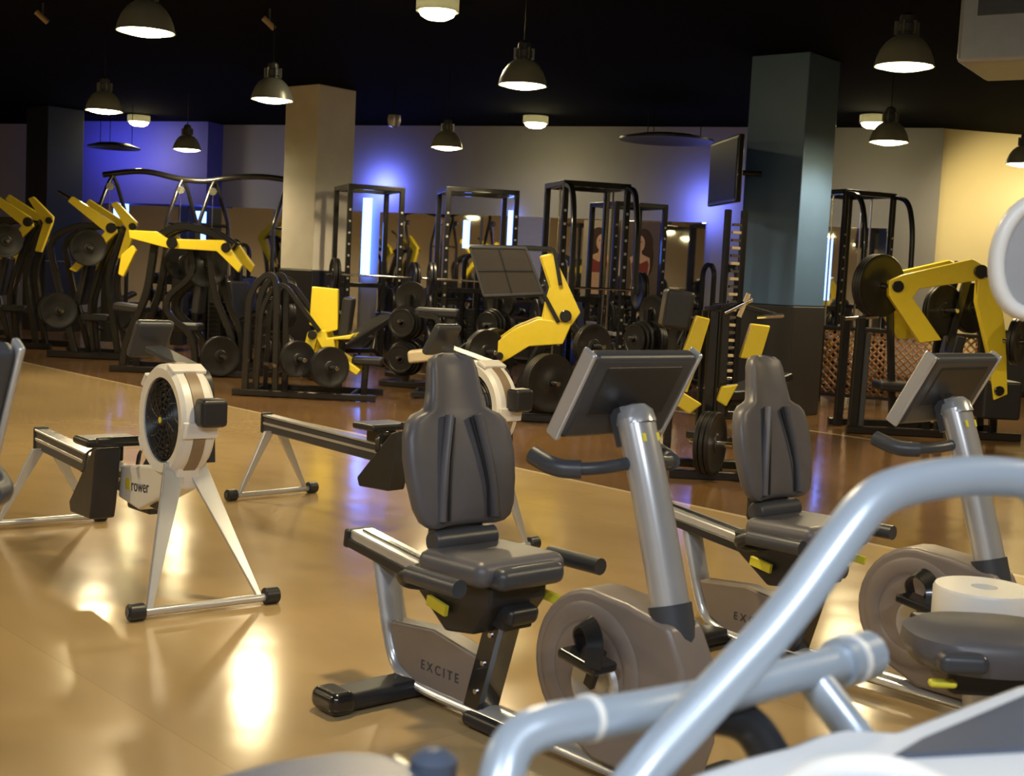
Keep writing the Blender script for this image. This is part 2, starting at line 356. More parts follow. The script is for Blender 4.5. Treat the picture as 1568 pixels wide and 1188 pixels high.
    lathe(e,'post_top',[(.060,-.02),(.054,.014),(.036,.033),(0,.04)],(.428,0,1.08),(-.3,0,1),SIL,24)
    rbox(e,'post_label',(.492,0,1.03),(.008,.07,.025),YLAB,rot=(0,-.34,0),bevel=.002)
    hb=[(.27,-.245,.96),(.36,-.24,.935),(.44,-.15,.94),(.47,0,.96),(.44,.15,.94),(.36,.24,.935),(.27,.245,.96)]
    sweep(e,'handlebar',hb,.019,DGR,.08)
    for s in(-1,1): sweep(e,'hand_grip_%d'%(2 if s>0 else 1),[(.27,s*.245,.962),(.36,s*.24,.935),(.41,s*.19,.937)],.027,DGR,.05)
    R=(0,.50,0)
    rbox(e,'console_shell',(.38,0.01,1.145),(.05,.43,.28),DGR,rot=R,bevel=.02,seg=3)
    rbox(e,'console_back_panel',(.404,0.01,1.158),(.03,.33,.17),BLP,rot=R,bevel=.012)
    rbox(e,'console_recess',(.420,0.01,1.165),(.004,.20,.06),DGR,rot=R,bevel=.001)
    rbox(e,'console_screen',(.353,0.01,1.135),(.006,.38,.22),SCR,rot=R,bevel=.002)
    for s in(-1,1): rbox(e,'console_edge_%d'%(2 if s>0 else 1),(.378,.01+s*.223,1.145),(.05,.018,.29),SIL,rot=R,bevel=.008)
    sweep(e,'console_neck',[(.43,0,1.0),(.39,0,1.10)],(.05,.03),DGR,0,'r')
    rbox(e,'front_foot',(.66,0,.04),(.12,.60,.055),BLP,bevel=.022,seg=3)
    return e
BY=math.atan2(-.74,.67)
recumbent(.07,4.045,BY); recumbent(1.28,4.915,BY); recumbent(-1.53,2.96,BY)

# ------------------------------------------------------------ rowing machine
def rower(x,y,yaw,sh=0.):
    e=empty('rowing_machine',(x,y,0),yaw)
    for nm,xx,hh in(('front',0,.60),('rear',2.0,.42)):
        cyl(e,nm+'_foot_bar',(xx,-.29,.03),(xx,.29,.03),.017,SIL)
        for s in(-1,1):
            cyl(e,'%s_foot_cap_%d'%(nm,s+2),(xx,s*.27,.036),(xx,s*.335,.036),.036,BLP)
            cyl(e,'%s_foot_cap_core_%d'%(nm,s+2),(xx,s*.335,.036),(xx,s*.342,.036),.018,DGR)
            w=.05 if nm=='front' else .035; tx=.14+sh if nm=='front' else 0
            V=[];
            for yy in(-.012,.012): V+=[(xx+yy,s*.25-.012,.03),(xx+yy,s*.25+.012,.03),(xx+yy+tx,s*.04+w,hh),(xx+yy+tx,s*.04-w,hh)]
            mk('%s_leg_%d'%(nm,s+2),V,[(0,1,2,3),(4,5,6,7),(0,1,5,4),(1,2,6,5),(2,3,7,6),(3,0,4,7)],SIL,e,bevel=.004)
    S=sh
    c=(.235+S,0,.77)
    lathe(e,'flywheel_ring',[(.185,-.072),(.225,-.078),(.242,-.06),(.246,0),(.242,.06),(.225,.078),(.185,.072)],c,(0,1,0),WHT,48,closed=True)
    lathe(e,'flywheel_vent_band',[(.243,-.028),(.249,-.026),(.249,.026),(.243,.028)],c,(0,1,0),TAN,48)
    for s in(-1,1):
        n=(s+3)//2
        lathe(e,'grille_back_%d'%n,[(0,.05),(.195,.05)],c,(0,s,0),BLK,32)
        for k,r in enumerate((.05,.075,.10,.125,.145,.165,.182)):
            lathe(e,'grille_ring_%d_%d'%(n,k),[(r-.005,.058),(r,.066),(r+.005,.058)],c,(0,s,0),BLP if k<6 else DGR,36)
        for k in range(12):
            t=k*math.pi/6
            sweep(e,'grille_spoke_%d_%d'%(n,k),[(c[0]+.04*math.cos(t),s*.06,c[2]+.04*math.sin(t)),(c[0]+.12*math.cos(t+.25),s*.062,c[2]+.12*math.sin(t+.25)),(c[0]+.19*math.cos(t+.6),s*.06,c[2]+.19*math.sin(t+.6))],.004,BLP,.05,'c',6)
        lathe(e,'hub_%d'%n,[(0,.075),(.022,.073),(.03,.055)],c,(0,s,0),BLP,20)
        lathe(e,'hub_badge_%d'%n,[(0,.078),(.013,.077),(.015,.07)],c,(0,s,0),YLAB,16)
    for k in range(5):
        t=math.radians(40+k*72); rbox(e,'housing_clip_%d'%k,(c[0]+.246*math.cos(t),0,c[2]+.246*math.sin(t)),(.02,.155,.07),WHT,rot=(0,-t,0),bevel=.006)
    rbox(e,'chain_guide',(-.045+S,-.03,.83),(.09,.12,.12),BLP,bevel=.02)
    rbox(e,'chain_guide_arm',(.01+S,-.03,.81),(.1,.05,.05),DGR,bevel=.01)
    prism(e,'main_housing',[(.08+S,.60),(.25+S,.56),(.72+S,.50),(.74+S,.35),(.50+S,.33),(.12+S,.48)],-.055,.055,WHT,.012)
    tx=bpy.data.curves.new('label','FONT'); tx.body='rower'; tx.size=.08; tx.extrude=.0006
    to=bpy.data.objects.new('label',tx); col.objects.link(to); to.parent=e; to.location=(.58+S,.0565,.405); to.rotation_euler=(math.pi/2,-.1,math.pi); tx.materials.append(DGR)
    rbox(e,'main_label',(.62+S,.0565,.43),(.05,.003,.05),YLAB,rot=(0,.1,0),bevel=.001)
    sweep(e,'monorail',[(.45,0,.40),(2.08,0,.455)],(.032,.05),DGR,0,'r')
    sweep(e,'monorail_track',[(.7,0,.463),(2.08,0,.508)],(.038,.006),SIL,0,'r')
    sweep(e,'monorail_side',[(.7,.034,.418),(2.08,.034,.46)],(.002,.008),SIL,0,'r')
    rbox(e,'rail_end',(2.09,0,.46),(.03,.08,.13),BLP,bevel=.01)
    for s in(-1,1):
        n=(s+3)//2
        prism(e,'footrest_%d'%n,[(.64+S,.60),(.70+S,.58),(.98+S,.30),(.96+S,.25),(.70+S,.26),(.68+S,.34)],s*.14-.06,s*.14+.06,BLP,.012)
        sweep(e,'foot_strap_%d'%n,[(.80+S,s*.06,.47),(.84+S,s*.09,.56),(.84+S,s*.17,.56),(.80+S,s*.2,.47)],(.004,.02),BLK,.04,'r')
    rbox(e,'seat',(1.02+S,0,.575),(.2,.28,.04),BLP,bevel=.018,seg=4)
    rbox(e,'seat_carriage',(1.02+S,0,.52),(.14,.11,.08),BLK,bevel=.01)
    sweep(e,'monitor_arm',[(.08+S,-.09,.60),(.12+S,-.09,.98),(.40+S,-.05,1.02)],(.02,.014),BLP,.08,'r')
    sweep(e,'monitor_arm_cover',[(.22+S,-.05,1.0),(.50+S,0,1.06)],(.045,.012),DGR,0,'r')
    rbox(e,'monitor',(.54+S,0,1.10),(.045,.18,.2),DGR,rot=(0,-.6,0),bevel=.02)
    rbox(e,'monitor_screen',(.565+S,0,1.112),(.006,.13,.12),SCR,rot=(0,-.6,0),bevel=.002)
    cyl(e,'pull_handle',(.58+S,-.22,.64),(.58+S,.22,.64),.015,BLP)
    return e
rower(-1.235,5.36,math.atan2(.785,-.62),.11)
rower(-.06,6.72,math.atan2(.70,-.70),-.07)

# ------------------------------------------------------------ strength machines drawn at scale
def machine(name,loc,k,parts,yaw=0):
    e=empty(name,loc,yaw)
    n=0
    for p in parts:
        n+=1; t=p[0]
        if t=='b':
            _,pts,r,ys,m=p[:5]; fl=p[5] if len(p)>5 else .06
            for y in ys: sweep(e,'frame_%d'%n,[(a*k,y,b*k) for a,b in pts],(r,r),m,fl,'r')
        elif t=='t':
            _,pts,r,m=p[:4]; fl=p[4] if len(p)>4 else .08
            sweep(e,'tube_%d'%n,[(a*k,y,b*k) for a,y,b in pts],r,m,fl)
        elif t=='g':
            _,poly,y0,y1,m=p; prism(e,'panel_%d'%n,[(a*k,b*k) for a,b in poly],y0,y1,m,.012)
        elif t=='w':
            _,x,y,z,r,ax=p[:6]; cnt=p[6] if len(p)>6 else 1
            A=Vector(ax).normalized()
            for q in range(cnt): wplate(e,'weight_plate_%d_%d'%(n,q),Vector((x*k,y,z*k))+A*.04*q,r,ax)
            cyl(e,'weight_horn_%d'%n,Vector((x*k,y,z*k))-A*.12,Vector((x*k,y,z*k))+A*.22,.025,CHR,12)
        elif t=='c':
            _,x,y,z,s,ry=p[:6]; m=p[6] if len(p)>6 else PAD
            rbox(e,'pad_%d'%n,(x*k,y,z*k),s,m,rot=(0,ry,0),bevel=.03,seg=3)
        elif t=='d':
            _,x,y,z,r,m=p; cyl(e,'pivot_%d'%n,(x*k,y-.03,z*k),(x*k,y+.03,z*k),r,m,20)
    return e
AX=(.55,-.83,0)
DY=[(10,45),(22,100),(48,104),(52,92),(92,100),(86,92),(62,90),(66,70),(104,46),(98,38),(52,64),(36,90),(28,48)]
machine('chest_press_machine',(-2.43,14.6,0),1/137,[
 ('b',[(-68,0),(-66,150),(-50,178),(-32,185),(-25,165),(-22,0)],.035,(-.35,.25),BLK,.15),
 ('b',[(-52,0),(-48,130),(-32,165),(-15,170),(40,102)],.025,(-.3,.2),BLK,.1),
 ('b',[(-85,6),(130,6)],.035,(-.4,.4),BLK),
 ('t',[(-60,-.4,6),(-60,.4,6)],.03,BLK),('t',[(90,-.4,6),(90,.4,6)],.03,BLK),
 ('g',[(22,168),(62,166),(64,104),(45,98),(20,110)],-.12,.0,YEL),
 ('g',DY,-.3,-.2,YEL),('g',DY,.15,.25,YEL),('d',30,-.32,96,.05,BLK),
 ('w',10,-.42,60,.2,AX,2),('w',58,-.42,50,.225,AX,2),
 ('t',[(-40,-.35,50),(-18,-.6,50)],.02,CHR),
 ('c',75,0,120,(.12,.3,.5),.1),('c',110,0,58,(.34,.3,.09),0),
 ('b',[(105,6),(107,52)],.035,(0,),BLK),
 ('b',[(66,6),(70,110)],.035,(0,),BLK)])
machine('shoulder_press_machine',(-.82,15.2,0),1/132,[
 ('b',[(-42,6),(50,6)],.035,(-.3,.3),BLK),('t',[(-40,-.4,6),(-40,.4,6)],.03,BLK),('t',[(45,-.4,6),(45,.4,6)],.03,BLK),
 ('b',[(20,6),(-10,125),(-38,128)],.035,(-.25,.25),BLK),
 ('b',[(-20,6),(-20,60)],.04,(0,),BLK),
 ('c',-26,-.32,66,(.36,.3,.14),-.15,BEI),('c',16,0,95,(.1,.3,.5),-.35,PAD),
 ('c',-12,0,130,(.5,.4,.1),.0,PAD),
 ('w',44,-.35,60,.225,AX,1)])
FP=mat('footplate_dark',(.04,.034,.03),.4)
EA=[(-2,247),(16,252),(38,212),(62,166),(50,146),(6,148),(10,176),(16,200)]
ET=[(0,154),(50,150),(38,118),(-12,112),(-38,94),(-62,80),(-77,88),(-62,116),(-34,138)]
machine('leg_press_machine',(.23,13.5,0),1/148,[
 ('g',[(-106,253),(-24,257),(4,192),(-82,184)],-.5,-.44,FP),
 ('b',[(-106,255),(-20,258),(18,258),(30,205)],.02,(-.42,.3),BLK),
 ('b',[(-80,182),(6,190),(30,150)],.02,(-.42,.3),BLK),
 ('b',[(-64,255),(-40,186)],.006,(-.505,),BLK),('b',[(-94,220),(-8,224)],.006,(-.505,),BLK),
 ('b',[(-106,254),(-24,257),(4,192),(-82,184),(-106,254)],.012,(-.5,),DGR,.01),
 ('g',EA,-.4,-.28,YEL),('g',ET,-.42,-.28,YEL),('g',EA,.2,.3,YEL),('g',ET,.2,.3,YEL),
 ('d',40,-.42,160,.06,BLK),('d',-55,-.44,96,.04,BLK),
 ('b',[(26,150),(-30,30),(-110,8)],.045,(-.2,.2),BLK),
 ('b',[(90,6),(-110,6)],.04,(-.4,.4),BLK),('b',[(85,6),(80,110),(40,160)],.04,(-.3,.3),BLK),
 ('w',16,-.55,62,.29,AX,3),('w',-78,-.45,102,.22,AX,2),('w',80,-.4,118,.22,AX,2),('w',-65,.35,100,.22,AX,2),
 ('c',-70,0,55,(.5,.4,.1),.3)])
machine('calf_raise_machine',(1.47,10.1,0),1/198,[
 ('g',[(-23,244),(-2,240),(-15,184),(-42,178)],-.3,-.2,YEL),
 ('g',[(60,236),(88,234),(76,182),(46,184)],-.3,-.2,YEL),
 ('g',[(-42,132),(-6,112),(-24,96),(-44,108)],-.3,-.22,YEL),('g',[(22,140),(46,145),(30,110),(16,118)],-.3,-.22,YEL),
 ('b',[(-18,185),(-34,130)],.025,(-.26,),YEL),
 ('b',[(10,0),(10,250)],.04,(-.05,.3),BLK),('b',[(30,0),(26,262)],.03,(-.1,.35),BLK),
 ('t',[(18,-.3,250),(58,-.3,272)],.018,CHR),('t',[(40,-.3,245),(52,-.3,280)],.018,BEI),('t',[(70,-.2,246),(110,-.2,250)],.018,CHR),
 ('b',[(0,252),(48,262),(110,248)],.02,(.1,),BLK),
 ('c',-46,0,250,(.22,.3,.3),.1),
 ('b',[(-50,6),(120,6)],.035,(-.3,.35),BLK),('b',[(-46,6),(-46,225)],.03,(.1,),BLK),
 ('w',0,-.35,56,.24,(.9,-.45,0),3),('w',90,-.2,56,.24,(.9,-.45,0),2)])
GA=[(17,230),(38,240),(138,268),(157,258),(155,238),(62,220),(54,206),(102,146),(70,140),(18,208)]
GB=[(148,242),(178,242),(196,160),(206,70),(186,60),(172,130),(148,206)]
machine('row_machine',(3.70,13.9,0),1/144,[
 ('w',6,-.2,222,.33,(.5,-.86,0),3),('w',30,.3,226,.30,(.5,-.86,0),2),
 ('g',GA,-.42,-.32,YEL),('g',GB,-.42,-.32,YEL),('g',GA,.3,.4,YEL),
 ('d',30,-.42,222,.06,BLK),('d',150,-.44,250,.07,BLK),('d',192,-.42,75,.05,BLK),
 ('w',112,-.1,190,.27,(.5,-.86,0),2),('w',165,.1,195,.27,(.5,-.86,0),2),
 ('b',[(-18,0),(-16,172)],.045,(-.3,.3),BLK),('b',[(-6,0),(-4,150)],.03,(-.3,),DGR),
 ('t',[(-40,-.3,170),(10,-.3,176)],.02,CHR),
 ('b',[(-30,6),(230,6)],.04,(-.4,.4),BLK),('b',[(120,0),(130,150),(150,250)],.04,(-.1,.3),BLK),
 ('b',[(210,0),(200,240),(150,262)],.04,(.0,.4),BLK),
 ('b',[(60,0),(40,215)],.035,(.1,),BLK),
 ('w',205,-.5,150,.24,(.8,-.6,0),2),
 ('c',170,0,80,(.5,.4,.1),0),('c',50,0,70,(.35,.35,.1),0),('c',130,-.1,120,(.12,.4,.5),.2),('c',200,-.2,60,(.4,.4,.4),0,BLP)])
CA=[(-86,212),(-45,212),(-28,202),(56,204),(84,168),(79,157),(46,187),(-28,188),(-84,200)]
machine('pulldown_machine',(-4.15,16.8,0),1/119,[
 ('g',CA,-.45,-.36,YEL),('g',CA,.3,.4,YEL),('d',-20,-.46,196,.07,BLK),('d',60,-.46,193,.06,BLK),
 ('g',[(-96,175),(-80,190),(-74,182),(-92,142),(-100,146)],-.45,-.36,YEL),
 ('b',[(-50,200),(-60,120),(-92,40),(-95,0)],.045,(-.3,.3),BLK,.2),
 ('b',[(0,195),(10,150),(-35,115),(-30,85),(10,60),(15,0)],.04,(-.25,.25),BLK,.25),
 ('b',[(30,195),(40,120),(70,60),(70,0)],.04,(-.3,.3),BLK,.2),
 ('b',[(-110,5),(110,5)],.04,(-.4,.4),BLK),
 ('b',[(-60,200),(-20,225),(30,215),(60,195)],.05,(-.1,.2),BLK,.15),
 ('w',56,-.5,32,.25,AX,2),('w',-20,.1,170,.25,AX,2),('w',20,-.1,165,.28,AX,2),
 ('c',-90,-.1,95,(.4,.35,.1),.1),('c',-10,0,70,(.4,.35,.1),0),('c',10,0,120,(.1,.35,.5),.1)])
def armm(name,loc,k,fl=1,yaw=0):
    f=fl
    A1=[(-34*f,232),(-28*f,240),(34*f,204),(40*f,190),(-20*f,128),(-30*f,132),(22*f,190)]
    A2=[(26*f,232),(34*f,236),(66*f,206),(64*f,196),(48*f,150),(38*f,152),(50*f,196)]
    if f<0: A1=A1[::-1];A2=A2[::-1]
    machine(name,loc,k,[
     ('g',A1,-.42,-.34,YEL),('g',A2,-.3,-.22,YEL),('g',A1,.3,.38,YEL),
     ('d',32*f,-.43,196,.07,BLK),('d',60*f,-.31,200,.05,BLK),
     ('t',[(-32*f,-.38,236),(-50*f,-.38,246)],.022,BLK),
     ('b',[(-20*f,0),(-50*f,110),(-66*f,175),(-20*f,200),(30*f,195)],.04,(-.3,.3),BLK,.2),
     ('b',[(40*f,0),(20*f,120),(45*f,200)],.04,(-.2,.2),BLK,.2),
     ('b',[(0,0),(-10*f,80),(10*f,150),(30*f,195)],.03,(-.1,.1),BLK,.2),
     ('b',[(-60,5),(70,5)],.045,(-.4,.4),BLK),
     ('w',0,-.5,165,.25,AX,2),('w',-45*f,-.4,70,.25,AX,2),('w',50*f,.2,60,.25,AX,2),
     ('c',0,0,60,(.4,.35,.1),0),('c',-20*f,0,110,(.1,.35,.6),.2*f)],yaw)
armm('incline_press_machine',(-5.95,18.6,0),1/107)
armm('incline_press_machine',(-7.6,19.9,0),1/104,1)
armm('lever_row_machine',(-9.3,21.9,0),1/96,-1)

def stackm(x,y,yaw,h=1.75,pm=PAD):
    e=empty('leg_extension_machine',(x,y,0),yaw)
    for s in(-1,1):
        sweep(e,'tower_%d'%(s+2),[(-.5,s*.2,0),(-.5,s*.2,h-.1),(-.42,s*.2,h),(-.3,s*.2,h),(-.22,s*.2,h-.1),(-.22,s*.2,0)],(.03,.03),BLK,.08,'r')
        sweep(e,'base_%d'%(s+2),[(-.55,s*.25,.04),(.6,s*.25,.04)],(.035,.035),BLK,0,'r')
    for k in range(12): rbox(e,'stack_plate_%d'%k,(-.36,0,.12+k*.065),(.2,.32,.055),IRON,bevel=.006)
    for s in(-1,1): cyl(e,'guide_%d'%(s+2),(-.36,s*.1,.1),(-.36,s*.1,h-.05),.012,CHR,8)
    rbox(e,'seat_pad',(.2,0,.55),(.5,.4,.1),pm,rot=(0,-.1,0),bevel=.035,seg=3)
    rbox(e,'back_pad',(-.06,0,.88),(.1,.38,.6),pm,rot=(0,-.15,0),bevel=.035,seg=3)
    sweep(e,'seat_post',[(.15,0,.05),(.15,0,.52)],(.04,.04),BLK,0,'r')
    cyl(e,'leg_roller',(.55,-.22,.3),(.55,.22,.3),.06,pm,16)
    sweep(e,'leg_arm',[(.4,.2,.55),(.55,.2,.3)],(.02,.03),YEL,0,'r')
    for s in(-1,1): sweep(e,'grip_%d'%(s+2),[(.1,s*.25,.5),(.2,s*.26,.66),(.3,s*.26,.68)],.018,BLK,.04)
for t in((.9,17.75,-.3),(-3.9,18.6,-.5),(-7.4,17.3,-.6),(-4.6,22.6,-.5),(-.35,21.6,-.5),(3.1,18.75,-1.1)): stackm(*t)

e=empty('cable_crossover_station',(-4.95,20.6,0))
zb=2.72
pts=[(-1.6,0,zb-.02),(-1.2,0,zb+.05),(-.9,0,zb+.07),(-.4,0,zb-.03),(0,0,zb-.05),(.4,0,zb+.04),(.9,0,zb+.08),(1.3,0,zb+.04),(1.75,0,zb+.02)]
sweep(e,'top_beam',pts,.045,BLK,.2)
for kx in(-1.45,-.35,.15,1.3):
    for s in(-1,1):
        sweep(e,'upright',[(kx,0,zb-.02),(kx+s*.05,s*.05,zb-.15),(kx+s*.16,s*.3,zb-.7),(kx+s*.16,s*.3,0)],.032,BLK,.1)
    for z in(.3,1.2,2.0): sweep(e,'crossbar',[(kx-.16,-.3,z),(kx+.16,.3,z)],.025,BLK,0)
    rbox(e,'weight_stack',(kx,0,.7),(.2,.3,1.2),IRON,bevel=.01)
    lathe(e,'pulley',[(0,-.02),(.06,-.02),(.05,0),(.06,.02),(0,.02)],(kx,-.1,zb-.2),(0,1,0),CHR,20)
    cyl(e,'cable',(kx,-.12,.5),(kx,-.12,zb-.2),.006,CHR,6)

def rack(name,x,y,wd,dp,h,yaw=0,plates=True,arch=False):
    e=empty(name,(x,y,0),yaw)
    for i,sx in enumerate((-1,1)):
        for j,sy in enumerate((-1,1)):
            rbox(e,'upright_%d%d'%(i,j),(sx*wd/2,sy*dp/2,h/2),(.07,.07,h),BLK,bevel=.01)
            if sy<0:
                for q in range(12): rbox(e,'hole_%d%d%d'%(i,j,q),(sx*wd/2,sy*dp/2-.036,.5+q*.16),(.03,.004,.03),SIL,bevel=.001)
        rbox(e,'top_side_%d'%i,(sx*wd/2,0,h-.035),(.07,dp,.07),BLK)
        rbox(e,'base_side_%d'%i,(sx*wd/2,0,.04),(.08,dp+.3,.08),BLK)
        rbox(e,'safety_%d'%i,(sx*wd/2,0,.8),(.05,dp,.05),SIL)
        if arch:
            sweep(e,'arch_%d'%i,[(sx*wd/2,-dp/2,h-.05),(sx*wd/2,-dp/2-.3,h-.1),(sx*wd/2,-dp/2-.42,h-.5),(sx*wd/2,-dp/2-.45,1.3)],(.03,.03),BLK,.25,'r')
            for q in range(2): cyl(e,'guide_rod_%d%d'%(i,q),(sx*(wd/2-.08),-.1+.2*q,.1),(sx*(wd/2-.08),-.1+.2*q,h-.07),.014,CHR,10)
    for z,sy in((h-.035,-1),(h-.035,1),(.04,1),(1.2,1)): rbox(e,'cross',(0,sy*dp/2,z),(wd,.07,.07),BLK)
    if plates:
        cyl(e,'barbell',(-wd/2-.32,-dp/2-.1,1.35),(wd/2+.32,-dp/2-.1,1.35),.015,CHR)
        for s in(-1,1):
            for q in range(2): wplate(e,'barbell_plate',(s*(wd/2+.17+q*.05),-dp/2-.1,1.35),.225,(1,0,0))
            for z in(.45,.95): 
                wplate(e,'stored_plate',(s*(wd/2+.1),dp/2-.1,z),.225,(1,0,0))
    return e
rack('power_rack',-2.2,19.0,.75,.9,2.62,.35)
rack('power_rack',-.62,18.5,.95,.9,2.62,.2)
rack('smith_machine',.80,16.2,.78,.8,2.62,.25,True,True)
rack('power_rack',1.6,19.6,.8,.8,2.6,.4,False)
rack('smith_machine',4.75,19.2,.9,.9,2.9,.5,False,True)
e=empty('cable_column',(2.38,14.55,0),.3)
for s in(-1,1): rbox(e,'post_%d'%(s+2),(s*.1,0,1.15),(.06,.08,2.3),BLK)
for q in range(22): rbox(e,'pin_%d'%q,(0,-.03,.35+q*.085),(.1,.05,.03),CHR if q%2 else BEI,bevel=.003)
rbox(e,'base',(0,0,.05),(.5,.5,.08),BLK)

def bench(x,y,yaw,m=PAD,inc=.5):
    e=empty('weight_bench',(x,y,0),yaw)
    rbox(e,'seat_pad',(-.45,0,.45),(.4,.3,.08),m,bevel=.025,seg=3)
    rbox(e,'back_pad',(.05+.0,0,.45+.38*math.sin(inc)),(.8,.3,.08),m,rot=(0,-inc,0),bevel=.025,seg=3)
    sweep(e,'spine',[(-.7,0,.1),(-.4,0,.38),(.2,0,.38),(.6,0,.08)],(.03,.03),BLK,.05,'r')
    for xx in(-.7,.6): rbox(e,'foot_%d'%(xx>0),(xx,0,.05),(.07,.5,.07),BLK)
    sweep(e,'support',[(.2,0,.38),(.25,0,.45+.5*math.sin(inc))],(.02,.02),CHR,0,'r')
bench(-2.0,17.0,.7); bench(2.0,17.3,1.2); bench(-1.8,20.9,.3); bench(-7,22.6,.5); bench(2.35,12.6,.8,PAD,.2)

def dbrack(x,y,yaw,n=9,L=2.2):
    e=empty('dumbbell_rack',(x,y,0),yaw)
    for s in(-1,1): sweep(e,'side_%d'%(s+2),[(s*L/2,-.3,0),(s*L/2,.1,1.1),(s*L/2,.3,0)],(.03,.03),BLK,.05,'r')
    for r,(yy,z) in enumerate(((-.22,.35),(-.08,.68),(.05,1.0))):
        rbox(e,'tray_%d'%r,(0,yy,z),(L,.2,.04),BLK,rot=(.25,0,0))
        for k in range(n):
            xx=-L/2+.14+k*(L-.28)/(n-1)
            cyl(e,'dumbbell_%d_%d'%(r,k),(xx,yy-.14,z+.08),(xx,yy-.04,z+.09),.065,IRON,12)
            cyl(e,'dumbbell_b_%d_%d'%(r,k),(xx,yy+.04,z+.1),(xx,yy+.13,z+.11),.065,IRON,12)
            cyl(e,'dumbbell_h_%d_%d'%(r,k),(xx,yy-.05,z+.09),(xx,yy+.05,z+.1),.017,CHR,8)
dbrack(-1.4,22.9,-.38); dbrack(1.75,21.7,-.38); dbrack(-6.0,24.4,-.38)
def tree(x,y,yaw=0):
    e=empty('weight_plate_tree',(x,y,0),yaw)
    sweep(e,'column',[(0,0,0),(0,0,1.15)],(.035,.035),BLK,0,'r')
    rbox(e,'base',(0,0,.04),(.5,.5,.07),BLK)
    for k,(s,z) in enumerate(((-1,.35),(1,.35),(-1,.8),(1,.8),(1,1.1))):
        cyl(e,'horn_%d'%k,(0,0,z),(s*.26,0,z+.02),.022,CHR,10)
        for q in range(3): wplate(e,'plate_%d_%d'%(k,q),(s*(.07+.05*q),0,z),.22-.02*q,(1,0,0))
for t in((-.25,16.7,.9),(1.5,14.9,.6),(-3.1,17.0,.7),(2.9,17.2,.8),(-1.35,16.4,1.2)): tree(*t)
for x,y,r,c in((.75,20.6,.28,(.02,.05,.35)),(2.3,20.3,.26,(.02,.05,.4)),(-.7,17.3,.14,(.7,.2,.04))):
    e=empty('exercise_ball',(x,y,r)); lathe(e,'ball',[(r*math.cos(t),r*math.sin(t)) for t in [math.radians(-90+k*12) for k in range(16)]],(0,0,0),(0,0,1),mat('ball_rubber',c,.35))

LAT=mat('lattice_rust',(.30,.15,.07),.5)
e=empty('perforated_screen',(5.0,16.9,0),-.38)
for s in(-1,1): rbox(e,'post_%d'%(s+2),(s*1.0,0,.5),(.05,.05,1.0),BLK)
rbox(e,'rail_top',(0,0,.98),(2,.05,.05),BLK); rbox(e,'rail_bottom',(0,0,.1),(2,.05,.05),BLK)
V=[];F=[]
for dirn in(1,-1):
    for k in range(-10,31):
        x0=-1+k*.1
        a=Vector((x0,0,.12)); b=Vector((x0+dirn*.85,0,.97)) 
        def clip(p,q):
            p=p.copy();q=q.copy()
            for lim,sg in((-1,1),(1,-1)):
                for A,B in((p,q),(q,p)):
                    if (A.x-lim)*sg<0:
                        if abs(B.x-A.x)<1e-6 or (B.x-lim)*sg<=0: return None
                        t=(lim-A.x)/(B.x-A.x); n=A+(B-A)*t; A.x,A.y,A.z=n
            return p,q
        r=clip(a,b)
        if not r: continue
        a,b=r; n=Vector((b.z-a.z,0,-(b.x-a.x))).normalized()*.014; i0=len(V)
        V+=[a+n,b+n,b-n,a-n]; F.append((i0,i0+1,i0+2,i0+3))
o=mk('lattice',V,F,LAT,e); sm=o.modifiers.new('s','SOLIDIFY'); sm.thickness=.01
e=empty('storage_cabinet',(8.4,20.2,0),.27)
rbox(e,'carcass',(0,0,.5),(2.6,.5,1.0),BLP,bevel=.02)
for q in range(4): rbox(e,'door_panel_%d'%q,(-.96+q*.64,-.255,.52),(.6,.02,.88),DGR,bevel=.006); cyl(e,'knob_%d'%q,(-.72+q*.64,-.265,.6),(-.72+q*.64,-.29,.6),.012,CHR,10)

e=empty('wall_mounted_tv',(2.30,15.0,2.75),math.radians(-83))
rbox(e,'panel',(0,0,0),(1.15,.07,.74),BLK,bevel=.015); rbox(e,'screen',(0,-.037,0),(1.08,.006,.66),SCR,bevel=.001)
sweep(e,'arm',[(0,.03,0),(.0,.42,0)],.03,BLK,0)

SK=mat('poster_skin',(.80,.48,.32),.6); HR=mat('poster_hair',(.06,.025,.015),.6); CL=mat('poster_cloth',(.30,.05,.04),.6)
def poster(x,bg,fl):
    PO=mat('poster_paper',bg,.5)
    c=Vector((x,wy(x),1.8))+WN*.13
    e=empty('fitness_poster',c,math.atan2(WD.y,WD.x))
    rbox(e,'sheet',(0,0,0),(.62,.02,1.35),PO,bevel=.002)
    def ell(nm,cx,cz,rx,rz,m,y): 
        prism(e,nm,[(fl*cx+rx*math.cos(t*.314),cz+rz*math.sin(t*.314)) for t in range(20)],y-.003,y,m,0)
    ell('hair',-.03,.30,.17,.26,HR,-.012); ell('hair_fall',-.12,.05,.1,.3,HR,-.0125); ell('face',.03,.30,.09,.14,SK,-.018); ell('mouth',.045,.235,.03,.01,CL,-.022)
    ell('eye_1',.0,.33,.015,.008,HR,-.022); ell('eye_2',.065,.33,.015,.008,HR,-.022)
    q=[(-.2,-.65),(.2,-.65),(.14,-.35),(.17,-.05),(.2,.06),(.08,.12),(.07,.2),(0,.2),(-.02,.12),(-.16,.06),(-.17,-.1),(-.12,-.35)]
    prism(e,'body',[(fl*a,b) for a,b in q][::fl],-.020,-.016,SK,0)
    q=[(-.15,-.05),(-.12,.02),(.0,-.04),(.12,.02),(.16,-.05),(.14,-.22),(-.13,-.22)]
    prism(e,'top',[(fl*a,b) for a,b in q][::fl],-.024,-.021,CL,0)
poster(1.45,(.5,.42,.32),1); poster(2.15,(.16,.11,.09),-1)

